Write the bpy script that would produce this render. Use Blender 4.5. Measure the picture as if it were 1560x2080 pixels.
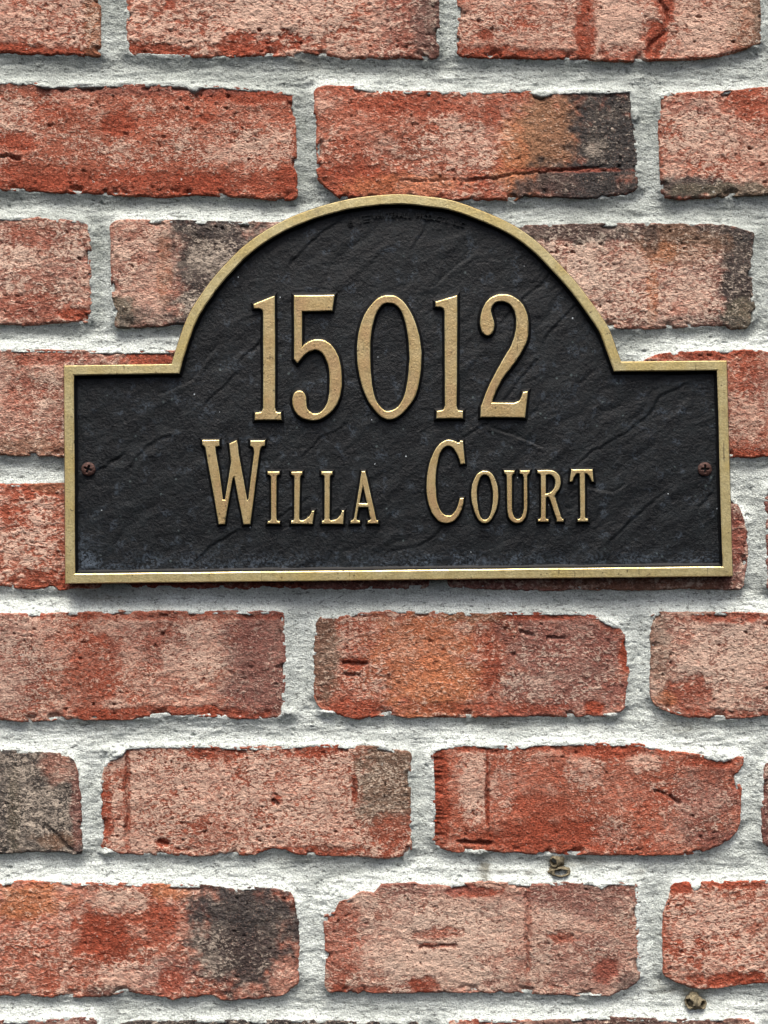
import bpy, math, random
import numpy as np
from mathutils import Vector
from mathutils.geometry import tessellate_polygon

for o in list(bpy.data.objects):
    bpy.data.objects.remove(o)
scene = bpy.context.scene
R = math.radians

# ------------------------------------------------------------------ camera, sky, sun, exposure
S = 0.000295            # metres per unit of the wall grid (1 unit = 0.295 mm); wall face lies on y = 0
CX, CY = 780.0, 1040.0  # wall grid point straight in front of the camera
DIST = 0.72
cam_d = bpy.data.cameras.new('camera')
cam = bpy.data.objects.new('camera', cam_d)
scene.collection.objects.link(cam)
cam.location = (0, -DIST, 0)
cam.rotation_euler = (R(90), 0, 0)
cam_d.sensor_fit = 'HORIZONTAL'
cam_d.sensor_width = 36
cam_d.lens = 36 * DIST / (1560 * S)
cam_d.clip_start = 0.01
cam_d.clip_end = 1000
scene.camera = cam
scene.render.resolution_x, scene.render.resolution_y = 768, 1024

SUN_EL, SUN_AZ = 68, -3      # azimuth: 0 = straight out from the wall, negative = from the left
world = bpy.data.worlds.new('World')
scene.world = world
world.use_nodes = True
wn = world.node_tree
bg = wn.nodes['Background']
sky = wn.nodes.new('ShaderNodeTexSky')
sky.sky_type = 'NISHITA'
sky.sun_disc = False
sky.sun_elevation = R(SUN_EL)
sky.sun_rotation = R(180 - SUN_AZ)
sky.air_density = 0.5
sky.dust_density = 7.0
sky.ozone_density = 0.6
wn.links.new(sky.outputs[0], bg.inputs[0])
bg.inputs[1].default_value = 0.08
sun_d = bpy.data.lights.new('sun', 'SUN')
sun_d.energy = 1.5
sun_d.angle = R(38)
sun_d.color = (1.0, 0.955, 0.89)
sun = bpy.data.objects.new('sun', sun_d)
scene.collection.objects.link(sun)
sd_ = Vector((math.sin(R(SUN_AZ)) * math.cos(R(SUN_EL)), -math.cos(R(SUN_AZ)) * math.cos(R(SUN_EL)), math.sin(R(SUN_EL))))
sun.rotation_euler = sd_.to_track_quat('Z', 'Y').to_euler()
sun.location = sd_ * 5

vs = scene.view_settings
vs.view_transform = 'Standard'
vs.look = 'None'
vs.exposure = 1.36
vs.gamma = 1.0
vs.use_curve_mapping = False

# ------------------------------------------------------------------ helpers
rng = np.random.default_rng(11)
random.seed(11)
_perm = rng.permutation(4096)
_gang = rng.random(4096) * 2 * np.pi
_gx, _gy = np.cos(_gang), np.sin(_gang)

def noise(x, y, seed=0):
    """gradient noise, about -0.7..0.7"""
    x = np.asarray(x, float) + seed * 37.17
    y = np.asarray(y, float) + seed * 91.73
    xi = np.floor(x).astype(np.int64); yi = np.floor(y).astype(np.int64)
    xf = x - xi; yf = y - yi
    def g(ix, iy, dx, dy):
        h = _perm[(_perm[ix & 4095] + iy) & 4095]
        return _gx[h] * dx + _gy[h] * dy
    u = xf * xf * xf * (xf * (xf * 6 - 15) + 10)
    v = yf * yf * yf * (yf * (yf * 6 - 15) + 10)
    a = g(xi, yi, xf, yf); b = g(xi + 1, yi, xf - 1, yf)
    c = g(xi, yi + 1, xf, yf - 1); d = g(xi + 1, yi + 1, xf - 1, yf - 1)
    return (a + (b - a) * u) * (1 - v) + (c + (d - c) * u) * v

def fbm(x, y, seed=0, octv=3, gain=0.5):
    s = 0; a = 1.0; f = 1.0
    for i in range(octv):
        s = s + a * noise(x * f, y * f, seed + i * 3)
        a *= gain; f *= 2.03
    return s

def sstep(a, b, x):
    t = np.clip((x - a) / (b - a), 0, 1)
    return t * t * (3 - 2 * t)

def lin(rgb):
    c = np.array(rgb, float) / 255
    return np.where(c <= 0.04045, c / 12.92, ((c + 0.055) / 1.055) ** 2.4)

def to_world(px, py, h):
    """wall grid (right, down) plus height h off the wall (same unit) -> metres"""
    px = np.asarray(px, float); py = np.asarray(py, float); h = np.asarray(h, float) + 0 * px
    return np.stack([(px - CX) * S, -h * S, (CY - py) * S], -1)

def link(o, parent=None):
    scene.collection.objects.link(o)
    if parent is not None:
        o.parent = parent
    return o

def empty(name, loc):
    o = bpy.data.objects.new(name, None)
    o.empty_display_size = 0.02
    o.location = loc
    return link(o)

def mesh_np(name, verts, quads=None, tris=None, mats=(), parent=None, smooth=True, mat_idx=None, origin=None):
    """verts in world metres; object is placed at origin, parent must be unrotated"""
    verts = np.asarray(verts, float).reshape(-1, 3)
    org = np.asarray(origin if origin is not None else verts.mean(0), float)
    loc = verts - org
    nq = 0 if quads is None else len(quads); nt = 0 if tris is None else len(tris)
    me = bpy.data.meshes.new(name)
    me.vertices.add(len(verts)); me.vertices.foreach_set('co', loc.astype(np.float32).ravel())
    idx = []
    if nq: idx.append(np.asarray(quads, np.int32).ravel())
    if nt: idx.append(np.asarray(tris, np.int32).ravel())
    idx = np.concatenate(idx)
    me.loops.add(len(idx)); me.loops.foreach_set('vertex_index', idx)
    me.polygons.add(nq + nt)
    st = np.concatenate([np.arange(nq) * 4, nq * 4 + np.arange(nt) * 3]).astype(np.int32)
    me.polygons.foreach_set('loop_start', st)
    me.polygons.foreach_set('use_smooth', np.full(nq + nt, bool(smooth)))
    if mat_idx is not None:
        me.polygons.foreach_set('material_index', np.asarray(mat_idx, np.int32))
    for m in mats:
        me.materials.append(m)
    me.update(calc_edges=True)
    me.validate()
    o = bpy.data.objects.new(name, me)
    link(o, parent)
    o.location = Vector(org) - (parent.location if parent is not None else Vector((0, 0, 0)))
    return o

def attr_f(o, name, vals):
    a = o.data.attributes.new(name, 'FLOAT', 'POINT')
    a.data.foreach_set('value', np.asarray(vals, np.float32).ravel())

def attr_c(o, name, rgb):
    rgb = np.asarray(rgb, np.float32).reshape(-1, 3)
    a = o.data.attributes.new(name, 'FLOAT_COLOR', 'POINT')
    a.data.foreach_set('color', np.concatenate([rgb, np.ones((len(rgb), 1), np.float32)], 1).ravel())

def grid_quads(nx, ny, keep=None):
    i = np.arange(nx * ny).reshape(ny, nx)
    q = np.stack([i[:-1, :-1], i[1:, :-1], i[1:, 1:], i[:-1, 1:]], -1)
    if keep is not None:
        q = q[keep]
    return q.reshape(-1, 4)

def compact(verts, quads):
    used = np.zeros(len(verts), bool); used[quads.ravel()] = True
    remap = np.cumsum(used) - 1
    return used, remap[quads]

# ------------------------------------------------------------------ materials
class NT:
    def __init__(self, name):
        self.m = bpy.data.materials.new(name); self.m.use_nodes = True
        self.t = self.m.node_tree
        self.b = self.t.nodes['Principled BSDF']
        self.pos = self.t.nodes.new('ShaderNodeNewGeometry').outputs['Position']
    def n(self, typ, **kw):
        nd = self.t.nodes.new(typ)
        for k, v in kw.items(): setattr(nd, k, v)
        return nd
    def set(self, sock, v):
        if isinstance(v, bpy.types.NodeSocket): self.t.links.new(v, sock)
        elif v is not None: sock.default_value = v
    def noise(self, scale, detail=3, rough=0.55, vec=None, dist=0.0):
        nd = self.n('ShaderNodeTexNoise')
        self.set(nd.inputs['Vector'], vec if vec is not None else self.pos)
        nd.inputs['Scale'].default_value = scale; nd.inputs['Detail'].default_value = detail
        nd.inputs['Roughness'].default_value = rough; nd.inputs['Distortion'].default_value = dist
        return nd.outputs[0]
    def vec(self, sx, sy, sz):
        nd = self.n('ShaderNodeVectorMath', operation='MULTIPLY')
        self.set(nd.inputs[0], self.pos); nd.inputs[1].default_value = (sx, sy, sz)
        return nd.outputs[0]
    def voro(self, scale, feature='F1', vec=None):
        nd = self.n('ShaderNodeTexVoronoi', feature=feature)
        self.set(nd.inputs['Vector'], vec if vec is not None else self.pos)
        nd.inputs['Scale'].default_value = scale
        return nd.outputs['Distance']
    def math(self, op, a, b=None, clamp=False):
        nd = self.n('ShaderNodeMath', operation=op, use_clamp=clamp)
        self.set(nd.inputs[0], a)
        if b is not None: self.set(nd.inputs[1], b)
        return nd.outputs[0]
    def ramp(self, v, a, b, lo=0.0, hi=1.0):
        nd = self.n('ShaderNodeMapRange', interpolation_type='SMOOTHSTEP')
        self.set(nd.inputs[0], v); self.set(nd.inputs[1], a); self.set(nd.inputs[2], b)
        self.set(nd.inputs[3], lo); self.set(nd.inputs[4], hi)
        return nd.outputs[0]
    def mix(self, f, a, b, mode='MIX'):
        nd = self.n('ShaderNodeMix', data_type='RGBA', blend_type=mode)
        self.set(nd.inputs[0], f)
        for s, v in ((nd.inputs[6], a), (nd.inputs[7], b)):
            if isinstance(v, bpy.types.NodeSocket): self.t.links.new(v, s)
            else: s.default_value = (*v[:3], 1)
        return nd.outputs[2]
    def grey(self, v):
        nd = self.n('ShaderNodeCombineColor')
        for i in range(3): self.set(nd.inputs[i], v)
        return nd.outputs[0]
    def attr(self, name, out='Fac'):
        nd = self.n('ShaderNodeAttribute', attribute_name=name)
        return nd.outputs[out]
    def bump(self, h, dist, strength=1.0, normal=None):
        nd = self.n('ShaderNodeBump')
        nd.inputs['Strength'].default_value = strength; nd.inputs['Distance'].default_value = dist
        self.set(nd.inputs['Height'], h)
        if normal is not None: self.set(nd.inputs['Normal'], normal)
        return nd.outputs[0]
    def out(self, col, rough, normal=None, spec=0.3, metal=0.0):
        self.set(self.b.inputs['Base Color'], col if isinstance(col, bpy.types.NodeSocket) else (*col[:3], 1))
        self.set(self.b.inputs['Roughness'], rough)
        self.set(self.b.inputs['Specular IOR Level'], spec)
        self.set(self.b.inputs['Metallic'], metal)
        if normal is not None: self.set(self.b.inputs['Normal'], normal)
        return self.m

def brick_material():
    t = NT('fired_clay_brick')
    tint = t.attr('tint', 'Color'); salt = t.attr('salt')
    gs = t.n('ShaderNodeVectorMath', operation='SCALE')
    t.set(gs.inputs[0], t.vec(0.75, 1, 1)); t.set(gs.inputs['Scale'], t.attr('grain'))
    flat = gs.outputs[0]
    g1 = t.noise(860, 2, 0.7, flat, 0.4)
    g2 = t.noise(400, 3, 0.65, flat, 0.6)
    n3 = t.noise(150, 3, 0.6)
    sp = t.math('ADD', t.math('MULTIPLY', g2, 0.5), t.math('MULTIPLY', g1, 0.5))
    # crust of pale salts: speckle whose coverage follows the salt attribute
    thr = t.math('SUBTRACT', 0.655, t.math('MULTIPLY', salt, 0.25))
    thr = t.math('ADD', thr, t.math('MULTIPLY', t.math('SUBTRACT', n3, 0.5), 0.12))
    cover = t.ramp(sp, t.math('SUBTRACT', thr, 0.05), t.math('ADD', thr, 0.085))
    soft = t.attr('soft')
    mean = t.math('MULTIPLY', t.ramp(t.math('ADD', salt, t.math('MULTIPLY', t.math('SUBTRACT', g2, .5), .9)), 0.1, 1.0), 0.8)
    cover = t.math('ADD', t.math('MULTIPLY', cover, t.math('SUBTRACT', 1.0, soft)), t.math('MULTIPLY', mean, soft))
    cover = t.math('MULTIPLY', cover, t.ramp(salt, 0.0, 0.5, 0.45, 0.84))
    body = t.mix(1.0, tint, t.grey(t.ramp(g1, 0.28, 0.72, 0.55, 1.45)), 'MULTIPLY')
    body = t.mix(t.ramp(n3, 0.35, 0.7, 0.0, 0.3), body, t.mix(1.0, body, (1.12, 0.95, 0.85), 'MULTIPLY'))
    grains = t.ramp(t.noise(1050, 2, 0.6), 0.60, 0.68, 0.0, 0.45)
    body = t.mix(grains, body, t.mix(0.45, t.mix(1.0, tint, (1.7, 1.8, 1.8), 'MULTIPLY'), lin((206, 158, 134))))
    saltc = t.mix(0.28, lin((220, 204, 184)), t.mix(1.0, tint, (1.8, 1.9, 1.9), 'MULTIPLY'))
    saltc = t.mix(1.0, saltc, t.grey(t.ramp(t.noise(1200, 2, .6), 0.3, 0.7, 0.78, 1.12)), 'MULTIPLY')
    col = t.mix(cover, body, saltc)
    # small dark pits and iron specks
    pit = t.ramp(t.noise(700, 2, 0.5, t.vec(0.55, 1, 1)), 0.315, 0.375, 0.8, 0.0)
    col = t.mix(pit, col, t.mix(1.0, tint, (0.28, 0.22, 0.22), 'MULTIPLY'))
    lime = t.math('MULTIPLY', t.ramp(t.noise(300, 4, 0.72), 0.655, 0.70), t.ramp(t.noise(38, 2, .5), 0.50, 0.60, 0.0, 0.85))
    col = t.mix(lime, col, lin((214, 212, 202)))
    b1 = t.bump(t.math('ADD', sp, t.math('MULTIPLY', cover, 0.10)), 0.0021, 1.0)
    b2 = t.bump(t.noise(300, 3, 0.7, flat), 0.0010, 0.7, b1)
    return t.out(col, 0.93, b2, 0.15)

def mortar_material():
    t = NT('lime_mortar')
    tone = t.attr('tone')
    n1 = t.noise(560, 4, 0.7)
    n2 = t.noise(1100, 2, 0.6)
    n3 = t.noise(60, 3, 0.6)
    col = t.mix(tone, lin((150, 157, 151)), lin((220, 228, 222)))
    col = t.mix(1.0, col, t.grey(t.ramp(n2, 0.28, 0.72, 0.72, 1.16)), 'MULTIPLY')
    col = t.mix(t.ramp(n3, 0.45, 0.75, 0.0, 0.4), col, t.mix(1.0, col, (0.80, 0.81, 0.79), 'MULTIPLY'))
    pit = t.ramp(t.noise(620, 3, 0.6, t.vec(0.5, 1, 1)), 0.345, 0.415, 0.7, 0.0)
    col = t.mix(pit, col, lin((84, 88, 84)))
    crk = t.ramp(t.noise(330, 4, 0.65, t.vec(0.28, 1, 1), 0.6), 0.335, 0.375, 0.65, 0.0)
    col = t.mix(crk, col, lin((88, 92, 88)))
    soil = t.attr('soil')
    col = t.mix(soil, col, lin((104, 100, 84)))
    h = t.math('ADD', t.math('MULTIPLY', n1, 0.5), t.math('MULTIPLY', n2, 0.5))
    b1 = t.bump(h, 0.0019, 1.0)
    b2 = t.bump(t.noise(260, 4, 0.7, t.vec(0.4, 1, 1)), 0.0009, 0.6, b1)
    return t.out(col, 0.95, b2, 0.12)

def gold_material(name, ca, cb, cc, rough, metal):
    t = NT(name)
    n = t.noise(110, 5, 0.65); f = t.noise(900, 3, 0.6)
    c = t.mix(t.ramp(n, 0.36, 0.64), lin(ca), lin(cb))
    c = t.mix(t.ramp(t.noise(38, 3, 0.6), 0.45, 0.65, 0, 0.75), c, lin(cc))
    c = t.mix(1.0, c, t.grey(t.ramp(f, 0.3, 0.7, 0.84, 1.12)), 'MULTIPLY')
    # tarnish freckles, grime and fine scratches
    sp = t.ramp(t.noise(420, 3, 0.65), 0.31, 0.36, 0.8, 0.0)
    c = t.mix(sp, c, lin((84, 72, 50)))
    grime = t.ramp(t.noise(70, 5, 0.7), 0.58, 0.72, 0.0, 0.45)
    c = t.mix(grime, c, lin((112, 98, 66)))
    scr = t.ramp(t.noise(420, 2, 0.5, t.vec(1, 1, 0.12)), 0.69, 0.73, 0.0, 0.6)
    c = t.mix(scr, c, lin((86, 74, 50)))
    b = t.bump(t.math('ADD', f, n), 0.0004, 0.7)
    return t.out(c, t.ramp(n, 0.3, 0.7, rough - .08, rough + .1), b, 0.5, metal)

def plate_material():
    t = NT('weathered_black_slate_paint')
    dust = t.attr('dust')
    n1 = t.noise(700, 4, 0.65); n2 = t.noise(120, 4, 0.6)
    c = t.mix(t.ramp(n2, 0.35, 0.7), lin((9, 13, 16)), lin((17, 23, 26)))
    c = t.mix(1.0, c, t.grey(t.ramp(n1, 0.3, 0.7, 0.75, 1.3)), 'MULTIPLY')
    # chalky bloom and pale lichen dots
    d = t.math('MULTIPLY', dust, t.ramp(n1, 0.42, 0.62))
    c = t.mix(t.math('MULTIPLY', d, 0.55), c, lin((104, 118, 132)))
    dots = t.ramp(t.voro(170), 0.10, 0.16, 1.0, 0.0)
    dots = t.math('MULTIPLY', dots, t.ramp(n2, 0.52, 0.64))
    c = t.mix(t.math('MULTIPLY', dots, 0.35), c, lin((112, 128, 128)))
    wh = t.math('MULTIPLY', t.ramp(t.voro(95), 0.035, 0.05, 1.0, 0.0), t.ramp(t.noise(300, 1), 0.56, 0.6))
    c = t.mix(wh, c, lin((190, 200, 205)))
    b1 = t.bump(n1, 0.0006, 1.0)
    b2 = t.bump(t.noise(260, 4, 0.65, t.vec(1.0, 1, 1.0)), 0.0006, 0.6, b1)
    return t.out(c, t.ramp(n2, .3, .7, 0.46, 0.60), b2, 0.28)

def plain(name, rgb, rough, scale=500, var=0.25, bump=0.0004, spec=0.3, metal=0.0):
    t = NT(name)
    n = t.noise(scale, 4, 0.6)
    c = t.mix(1.0, lin(rgb), t.grey(t.ramp(n, 0.3, 0.7, 1 - var, 1 + var)), 'MULTIPLY')
    return t.out(c, rough, t.bump(n, bump), spec, metal)

M_brick = brick_material()
M_mortar = mortar_material()
M_gold = gold_material('aged_gold_paint', (188, 168, 122), (168, 146, 100), (172, 142, 102), .42, .4)
M_rub = gold_material('rubbed_gold_edge', (216, 202, 150), (200, 182, 126), (196, 172, 110), .34, .5)
M_rimg = gold_material('aged_gold_rim', (196, 184, 136), (174, 160, 112), (186, 168, 108), .40, .4)
M_plate = plate_material()
M_edge = plain('black_enamel', (16, 17, 18), 0.5, 700, 0.3, 0.0003, 0.25)
M_rust = plain('rusted_screw_steel', (74, 50, 43), 0.65, 900, 0.45, 0.0005, 0.4, 0.2)
M_slot = plain('screw_recess_dark', (30, 22, 20), 0.8, 900, 0.3)  # darker brown for the faces of the cross recess
M_mud = plain('dried_mud', (118, 110, 90), 0.95, 700, 0.35, 0.0010, 0.1)

# ------------------------------------------------------------------ the brick wall
wall = empty('brick_wall', to_world(780, 2300, 0))
wall['label'] = 'weathered red brick wall with pale grey mortar joints behind the address plaque'
wall['category'] = 'wall'
wall_org = np.array(wall.location)

PAL = {k: lin(v) for k, v in dict(
    red=(157, 92, 72), R=(140, 69, 50), O=(172, 111, 76), H=(134, 102, 78), D=(62, 60, 59),
    P=(122, 82, 74), G=(94, 89, 76), K=(156, 108, 92)).items()}

# one entry per brick: top edge, bottom edge, left edge, right edge (polylines), base tint, salt level, colour patches
# patch = (kind, cx, cy, rx, ry, strength[, 'box'])
BRICKS = [
 # course 0
 dict(T=[(-430, -115)], B=[(-430, 108), (0, 108), (100, 111), (200, 116)], L=-432, R=205, tint='red', salt=.62,
      patches=[('R', -100, 108, 300, 18, .9), ('H', 195, 50, 22, 90, .6, 'box'), ('R', 20, 100, 60, 14, .8)]),
 dict(T=[(255, -110)], B=[(255, 112), (400, 116), (500, 114), (600, 114), (625, 107), (650, 112), (700, 119), (890, 119)], L=255, R=893, tint='red', salt=.62,
      patches=[('R', 300, 108, 80, 20, .8), ('R', 500, 90, 60, 26, 1), ('R', 590, 82, 38, 20, 1), ('D', 885, 40, 45, 140, .75), ('P', 820, 60, 55, 110, .5), ('R', 345, 10, 14, 10, .9), ('W', 560, 30, 110, 60, .35)]),
 dict(T=[(928, -110)], B=[(928, 116), (1000, 119), (1130, 121), (1250, 126), (1400, 122), (1470, 114), (1530, 96)], L=928, R=1546, tint='red', salt=.6,
      patches=[('R', 980, 110, 90, 16, .9), ('R', 1190, 60, 22, 60, .95), ('R', 1330, 75, 26, 45, .95), ('R', 1352, 20, 16, 34, .9), ('R', 1255, 108, 45, 20, .9), ('W', 1250, 55, 45, 60, .5), ('W', 1430, 60, 60, 60, .3), ('R', 1120, 112, 90, 12, .8), ('D', 1545, 60, 20, 80, .8), ('R', 985, 72, 22, 12, .8), ('H', 1520, 40, 40, 90, .5)]),
 dict(T=[(1580, -110)], B=[(1580, 112)], L=1582, R=2210, tint='P', salt=.4, patches=[('D', 1590, 60, 60, 120, .8)]),
 # course 1
 dict(T=[(-80, 165), (0, 163), (70, 165), (95, 173), (120, 170), (300, 168), (380, 170), (396, 184), (410, 171), (520, 178), (600, 188)],
      B=[(-80, 385), (0, 387), (150, 393), (250, 397), (330, 402), (400, 396), (500, 401), (570, 408), (600, 406)], L=-84, R=[(180, 600), (300, 603), (400, 606)], tint='red', salt=.36,
      patches=[('R', 240, 252, 36, 24, .95), ('R', 250, 375, 330, 26, .75), ('R', 30, 285, 40, 20, .85), ('R', 500, 190, 110, 18, .85), ('W', 20, 235, 50, 40, .4), ('W', 540, 300, 60, 40, .4), ('W', 260, 305, 60, 26, .3), ('R', 590, 370, 26, 40, .9), ('R', 400, 375, 55, 26, .9), ('R', 420, 240, 14, 9, .8), ('P', 300, 178, 300, 14, .5), ('W', 450, 290, 80, 40, .25), ('R', 70, 365, 90, 30, .6)]),
 dict(T=[(637, 180), (660, 173), (720, 174), (768, 184), (772, 190), (778, 184), (860, 183), (950, 187), (1040, 181), (1075, 182), (1100, 192), (1130, 184), (1280, 181)],
      B=[(637, 352), (645, 368), (690, 404), (760, 408), (940, 408), (1050, 407), (1066, 398), (1080, 400), (1200, 403), (1270, 397), (1295, 385)], L=[(180, 637), (360, 643)], R=[(180, 1286), (300, 1296), (400, 1300)], tint='red', salt=.36,
      patches=[('O', 1060, 330, 50, 100, .95), ('H', 1120, 270, 70, 95, .9), ('D', 1240, 290, 74, 130, 1, 'box'), ('D', 1160, 375, 120, 44, .9), ('W', 950, 290, 90, 50, .4), ('R', 720, 370, 80, 40, .8), ('R', 820, 210, 130, 22, .6), ('W', 1210, 300, 20, 18, .35), ('W', 1220, 365, 14, 10, .4), ('R', 1000, 245, 18, 50, .5), ('O', 820, 380, 120, 26, .5), ('R', 1150, 345, 130, 5, .6)]),
 dict(T=[(1335, 196), (1365, 190), (1400, 186), (1480, 184), (1560, 175), (2000, 178)], B=[(1335, 392), (1350, 402), (1380, 406), (1450, 401), (1560, 397), (2000, 400)], L=[(190, 1334), (260, 1337), (395, 1342)], R=1992, tint='red', salt=.55,
      patches=[('D', 1400, 380, 90, 24, .95), ('G', 1500, 388, 150, 16, .9), ('R', 1520, 210, 60, 36, .6), ('P', 1400, 215, 50, 20, .4), ('W', 1430, 270, 70, 50, .25)]),
 # course 2
 dict(T=[(-450, 440), (0, 440), (100, 442), (165, 446), (183, 456)], B=[(-450, 658), (0, 659), (60, 662), (120, 657), (183, 655)], L=-452, R=184, tint='K', salt=.5,
      patches=[('R', 150, 640, 40, 12, .9), ('R', 60, 625, 80, 30, .5), ('R', 60, 480, 50, 26, .4), ('W', 20, 530, 60, 40, .2)]),
 dict(T=[(225, 450), (250, 446), (360, 447), (500, 450), (860, 452)], B=[(225, 640), (234, 667), (260, 667), (320, 664), (390, 658), (860, 662)], L=[(450, 225), (590, 225), (615, 228), (628, 238), (645, 234), (665, 232)], R=862, tint='K', salt=.52,
      patches=[('D', 440, 540, 92, 140, .95, 'box'), ('G', 250, 640, 30, 38, .95), ('D', 300, 650, 80, 22, .5), ('O', 335, 545, 16, 60, .35), ('W', 430, 520, 50, 34, .45), ('W', 385, 615, 26, 26, .5), ('D', 420, 465, 70, 20, .5)]),
 dict(T=[(900, 452), (1070, 456), (1180, 454), (1300, 452), (1450, 454), (1500, 460), (1525, 470)], B=[(900, 664), (1240, 668), (1300, 669), (1380, 666), (1475, 662), (1485, 670), (1515, 670), (1530, 655)], L=900, R=[(460, 1534), (530, 1528), (600, 1532), (660, 1537)], tint='K', salt=.62,
      patches=[('D', 1180, 470, 150, 26, .85), ('D', 1420, 474, 140, 26, .9), ('D', 1510, 570, 44, 120, .95, 'box'), ('O', 1350, 510, 36, 22, .9), ('O', 1325, 580, 12, 90, .6), ('H', 1380, 495, 90, 40, .5), ('G', 1510, 645, 38, 36, .95), ('D', 1325, 490, 16, 30, .6), ('D', 1400, 655, 120, 16, .5), ('W', 1180, 560, 60, 70, .3)]),
 dict(T=[(1576, 455)], B=[(1576, 664)], L=1578, R=2220, tint='K', salt=.5, patches=[]),
 # course 3
 dict(T=[(-60, 711), (0, 708), (100, 710), (350, 712), (600, 714)], B=[(-60, 925), (0, 925), (60, 926), (130, 930), (600, 928)], L=-62, R=600, tint='K', salt=.5,
      patches=[('R', 300, 725, 60, 22, .9), ('R', 50, 800, 40, 50, .45), ('R', 90, 725, 90, 16, .6), ('H', 70, 910, 120, 20, .5), ('W', 90, 800, 30, 60, .3), ('R', 110, 850, 20, 60, .3)]),
 dict(T=[(1296, 745), (1310, 730), (1330, 720), (1380, 713), (1440, 712), (1500, 710), (1545, 712), (1560, 716), (1950, 714)], B=[(1296, 928), (1480, 931), (1560, 928), (1950, 928)], L=1296, R=1952, tint='red', salt=.42,
      patches=[('R', 1430, 720, 100, 14, .8), ('R', 1520, 760, 20, 60, .5), ('R', 1520, 922, 60, 12, .8), ('W', 1520, 840, 40, 50, .3), ('P', 1550, 790, 30, 40, .4)]),
 # course 4
 dict(T=[(-440, 982), (0, 982), (100, 981), (200, 982)], B=[(-440, 1192), (0, 1190), (60, 1199), (120, 1199), (160, 1196), (200, 1196)], L=-442, R=206, tint='red', salt=.5,
      patches=[('R', 60, 995, 70, 14, .6), ('R', 90, 1180, 70, 24, .7), ('W', 60, 1080, 50, 60, .25), ('R', 30, 1040, 40, 30, .5), ('H', 100, 985, 40, 16, .5)]),
 dict(T=[(245, 984)], B=[(245, 1192), (300, 1195), (400, 1198), (560, 1196), (700, 1199), (870, 1196)], L=245, R=872, tint='P', salt=.3, patches=[('R', 420, 1190, 200, 16, .6)]),
 dict(T=[(908, 984), (1480, 1008), (1497, 1020), (1510, 1050)], B=[(908, 1194), (1060, 1200), (1300, 1199), (1515, 1198)], L=908, R=[(1000, 1512), (1090, 1521), (1140, 1518), (1195, 1513)], tint='P', salt=.42,
      patches=[('R', 1500, 1090, 16, 50, .4), ('H', 1300, 1190, 200, 14, .5)]),
 dict(T=[(1552, 984)], B=[(1552, 1196)], L=[(980, 1562), (1010, 1553), (1060, 1556), (1190, 1557)], R=2190, tint='P', salt=.4, patches=[]),
 # course 5
 dict(T=[(-60, 1246), (0, 1245), (90, 1246), (130, 1243), (240, 1240), (400, 1240), (560, 1241), (580, 1244)], B=[(-60, 1462), (0, 1464), (60, 1467), (150, 1462), (250, 1463), (340, 1455), (420, 1458), (480, 1461), (570, 1461)], L=-62, R=[(1240, 578), (1350, 582), (1460, 578)], tint='red', salt=.55,
      patches=[('P', 530, 1350, 78, 130, .95, 'box'), ('R', 185, 1375, 50, 100, .6), ('W', 20, 1330, 55, 110, .35), ('P', 20, 1340, 70, 120, .55), ('W', 400, 1330, 60, 70, .35), ('P', 330, 1300, 90, 60, .45), ('R', 330, 1450, 200, 14, .8), ('R', 425, 1440, 18, 12, 1), ('R', 530, 1350, 60, 90, .0), ('R', 350, 1252, 250, 8, .5)]),
 dict(T=[(637, 1262), (650, 1252), (700, 1250), (725, 1243), (780, 1240), (880, 1240), (990, 1248), (1010, 1243), (1180, 1243), (1215, 1252), (1240, 1266), (1262, 1278), (1274, 1298)], B=[(637, 1425), (655, 1444), (690, 1455), (725, 1462), (790, 1452), (830, 1459), (960, 1460), (1040, 1456), (1150, 1458), (1255, 1455), (1272, 1440)], L=[(1255, 640), (1340, 635), (1425, 637)], R=[(1280, 1276), (1340, 1280), (1400, 1274), (1450, 1272)], tint='red', salt=.45,
      patches=[('O', 860, 1340, 100, 110, .6), ('O', 900, 1400, 80, 60, .5), ('P', 1150, 1350, 125, 120, .85, 'box'), ('G', 660, 1330, 30, 100, .7), ('W', 1150, 1360, 100, 80, .2), ('R', 1272, 1330, 14, 40, 1), ('R', 1205, 1440, 22, 16, 1), ('R', 720, 1440, 60, 20, .8), ('R', 1000, 1438, 150, 14, .6), ('R', 1000, 1360, 18, 60, .6), ('R', 720, 1350, 28, 14, .8), ('W', 1060, 1400, 60, 40, .25), ('R', 1100, 1250, 90, 10, .8), ('H', 960, 1250, 60, 12, .7)]),
 dict(T=[(1322, 1248), (1340, 1243), (1400, 1241), (1560, 1245), (1950, 1244)], B=[(1322, 1425), (1335, 1438), (1365, 1450), (1400, 1458), (1480, 1463), (1560, 1454), (1950, 1458)], L=[(1245, 1322), (1420, 1320)], R=1962, tint='K', salt=.62,
      patches=[('R', 1400, 1408, 50, 36, .7), ('R', 1480, 1254, 90, 12, .8), ('G', 1335, 1310, 26, 80, .5), ('R', 1440, 1452, 120, 12, .7), ('W', 1500, 1330, 90, 60, .2), ('O', 1350, 1420, 26, 16, .6)]),
 # course 6
 dict(T=[(-470, 1520), (0, 1522), (90, 1527), (130, 1531), (150, 1545), (160, 1565)], B=[(-470, 1735), (0, 1736), (40, 1732), (120, 1732), (165, 1738)], L=-472, R=[(1540, 160), (1600, 166), (1730, 167)], tint='D', salt=.48,
      patches=[('P', 158, 1650, 14, 90, .8), ('K', 120, 1560, 40, 30, .7), ('H', 115, 1705, 44, 16, .5), ('G', 30, 1650, 12, 90, .6), ('W', 90, 1640, 60, 50, .12)]),
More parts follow.
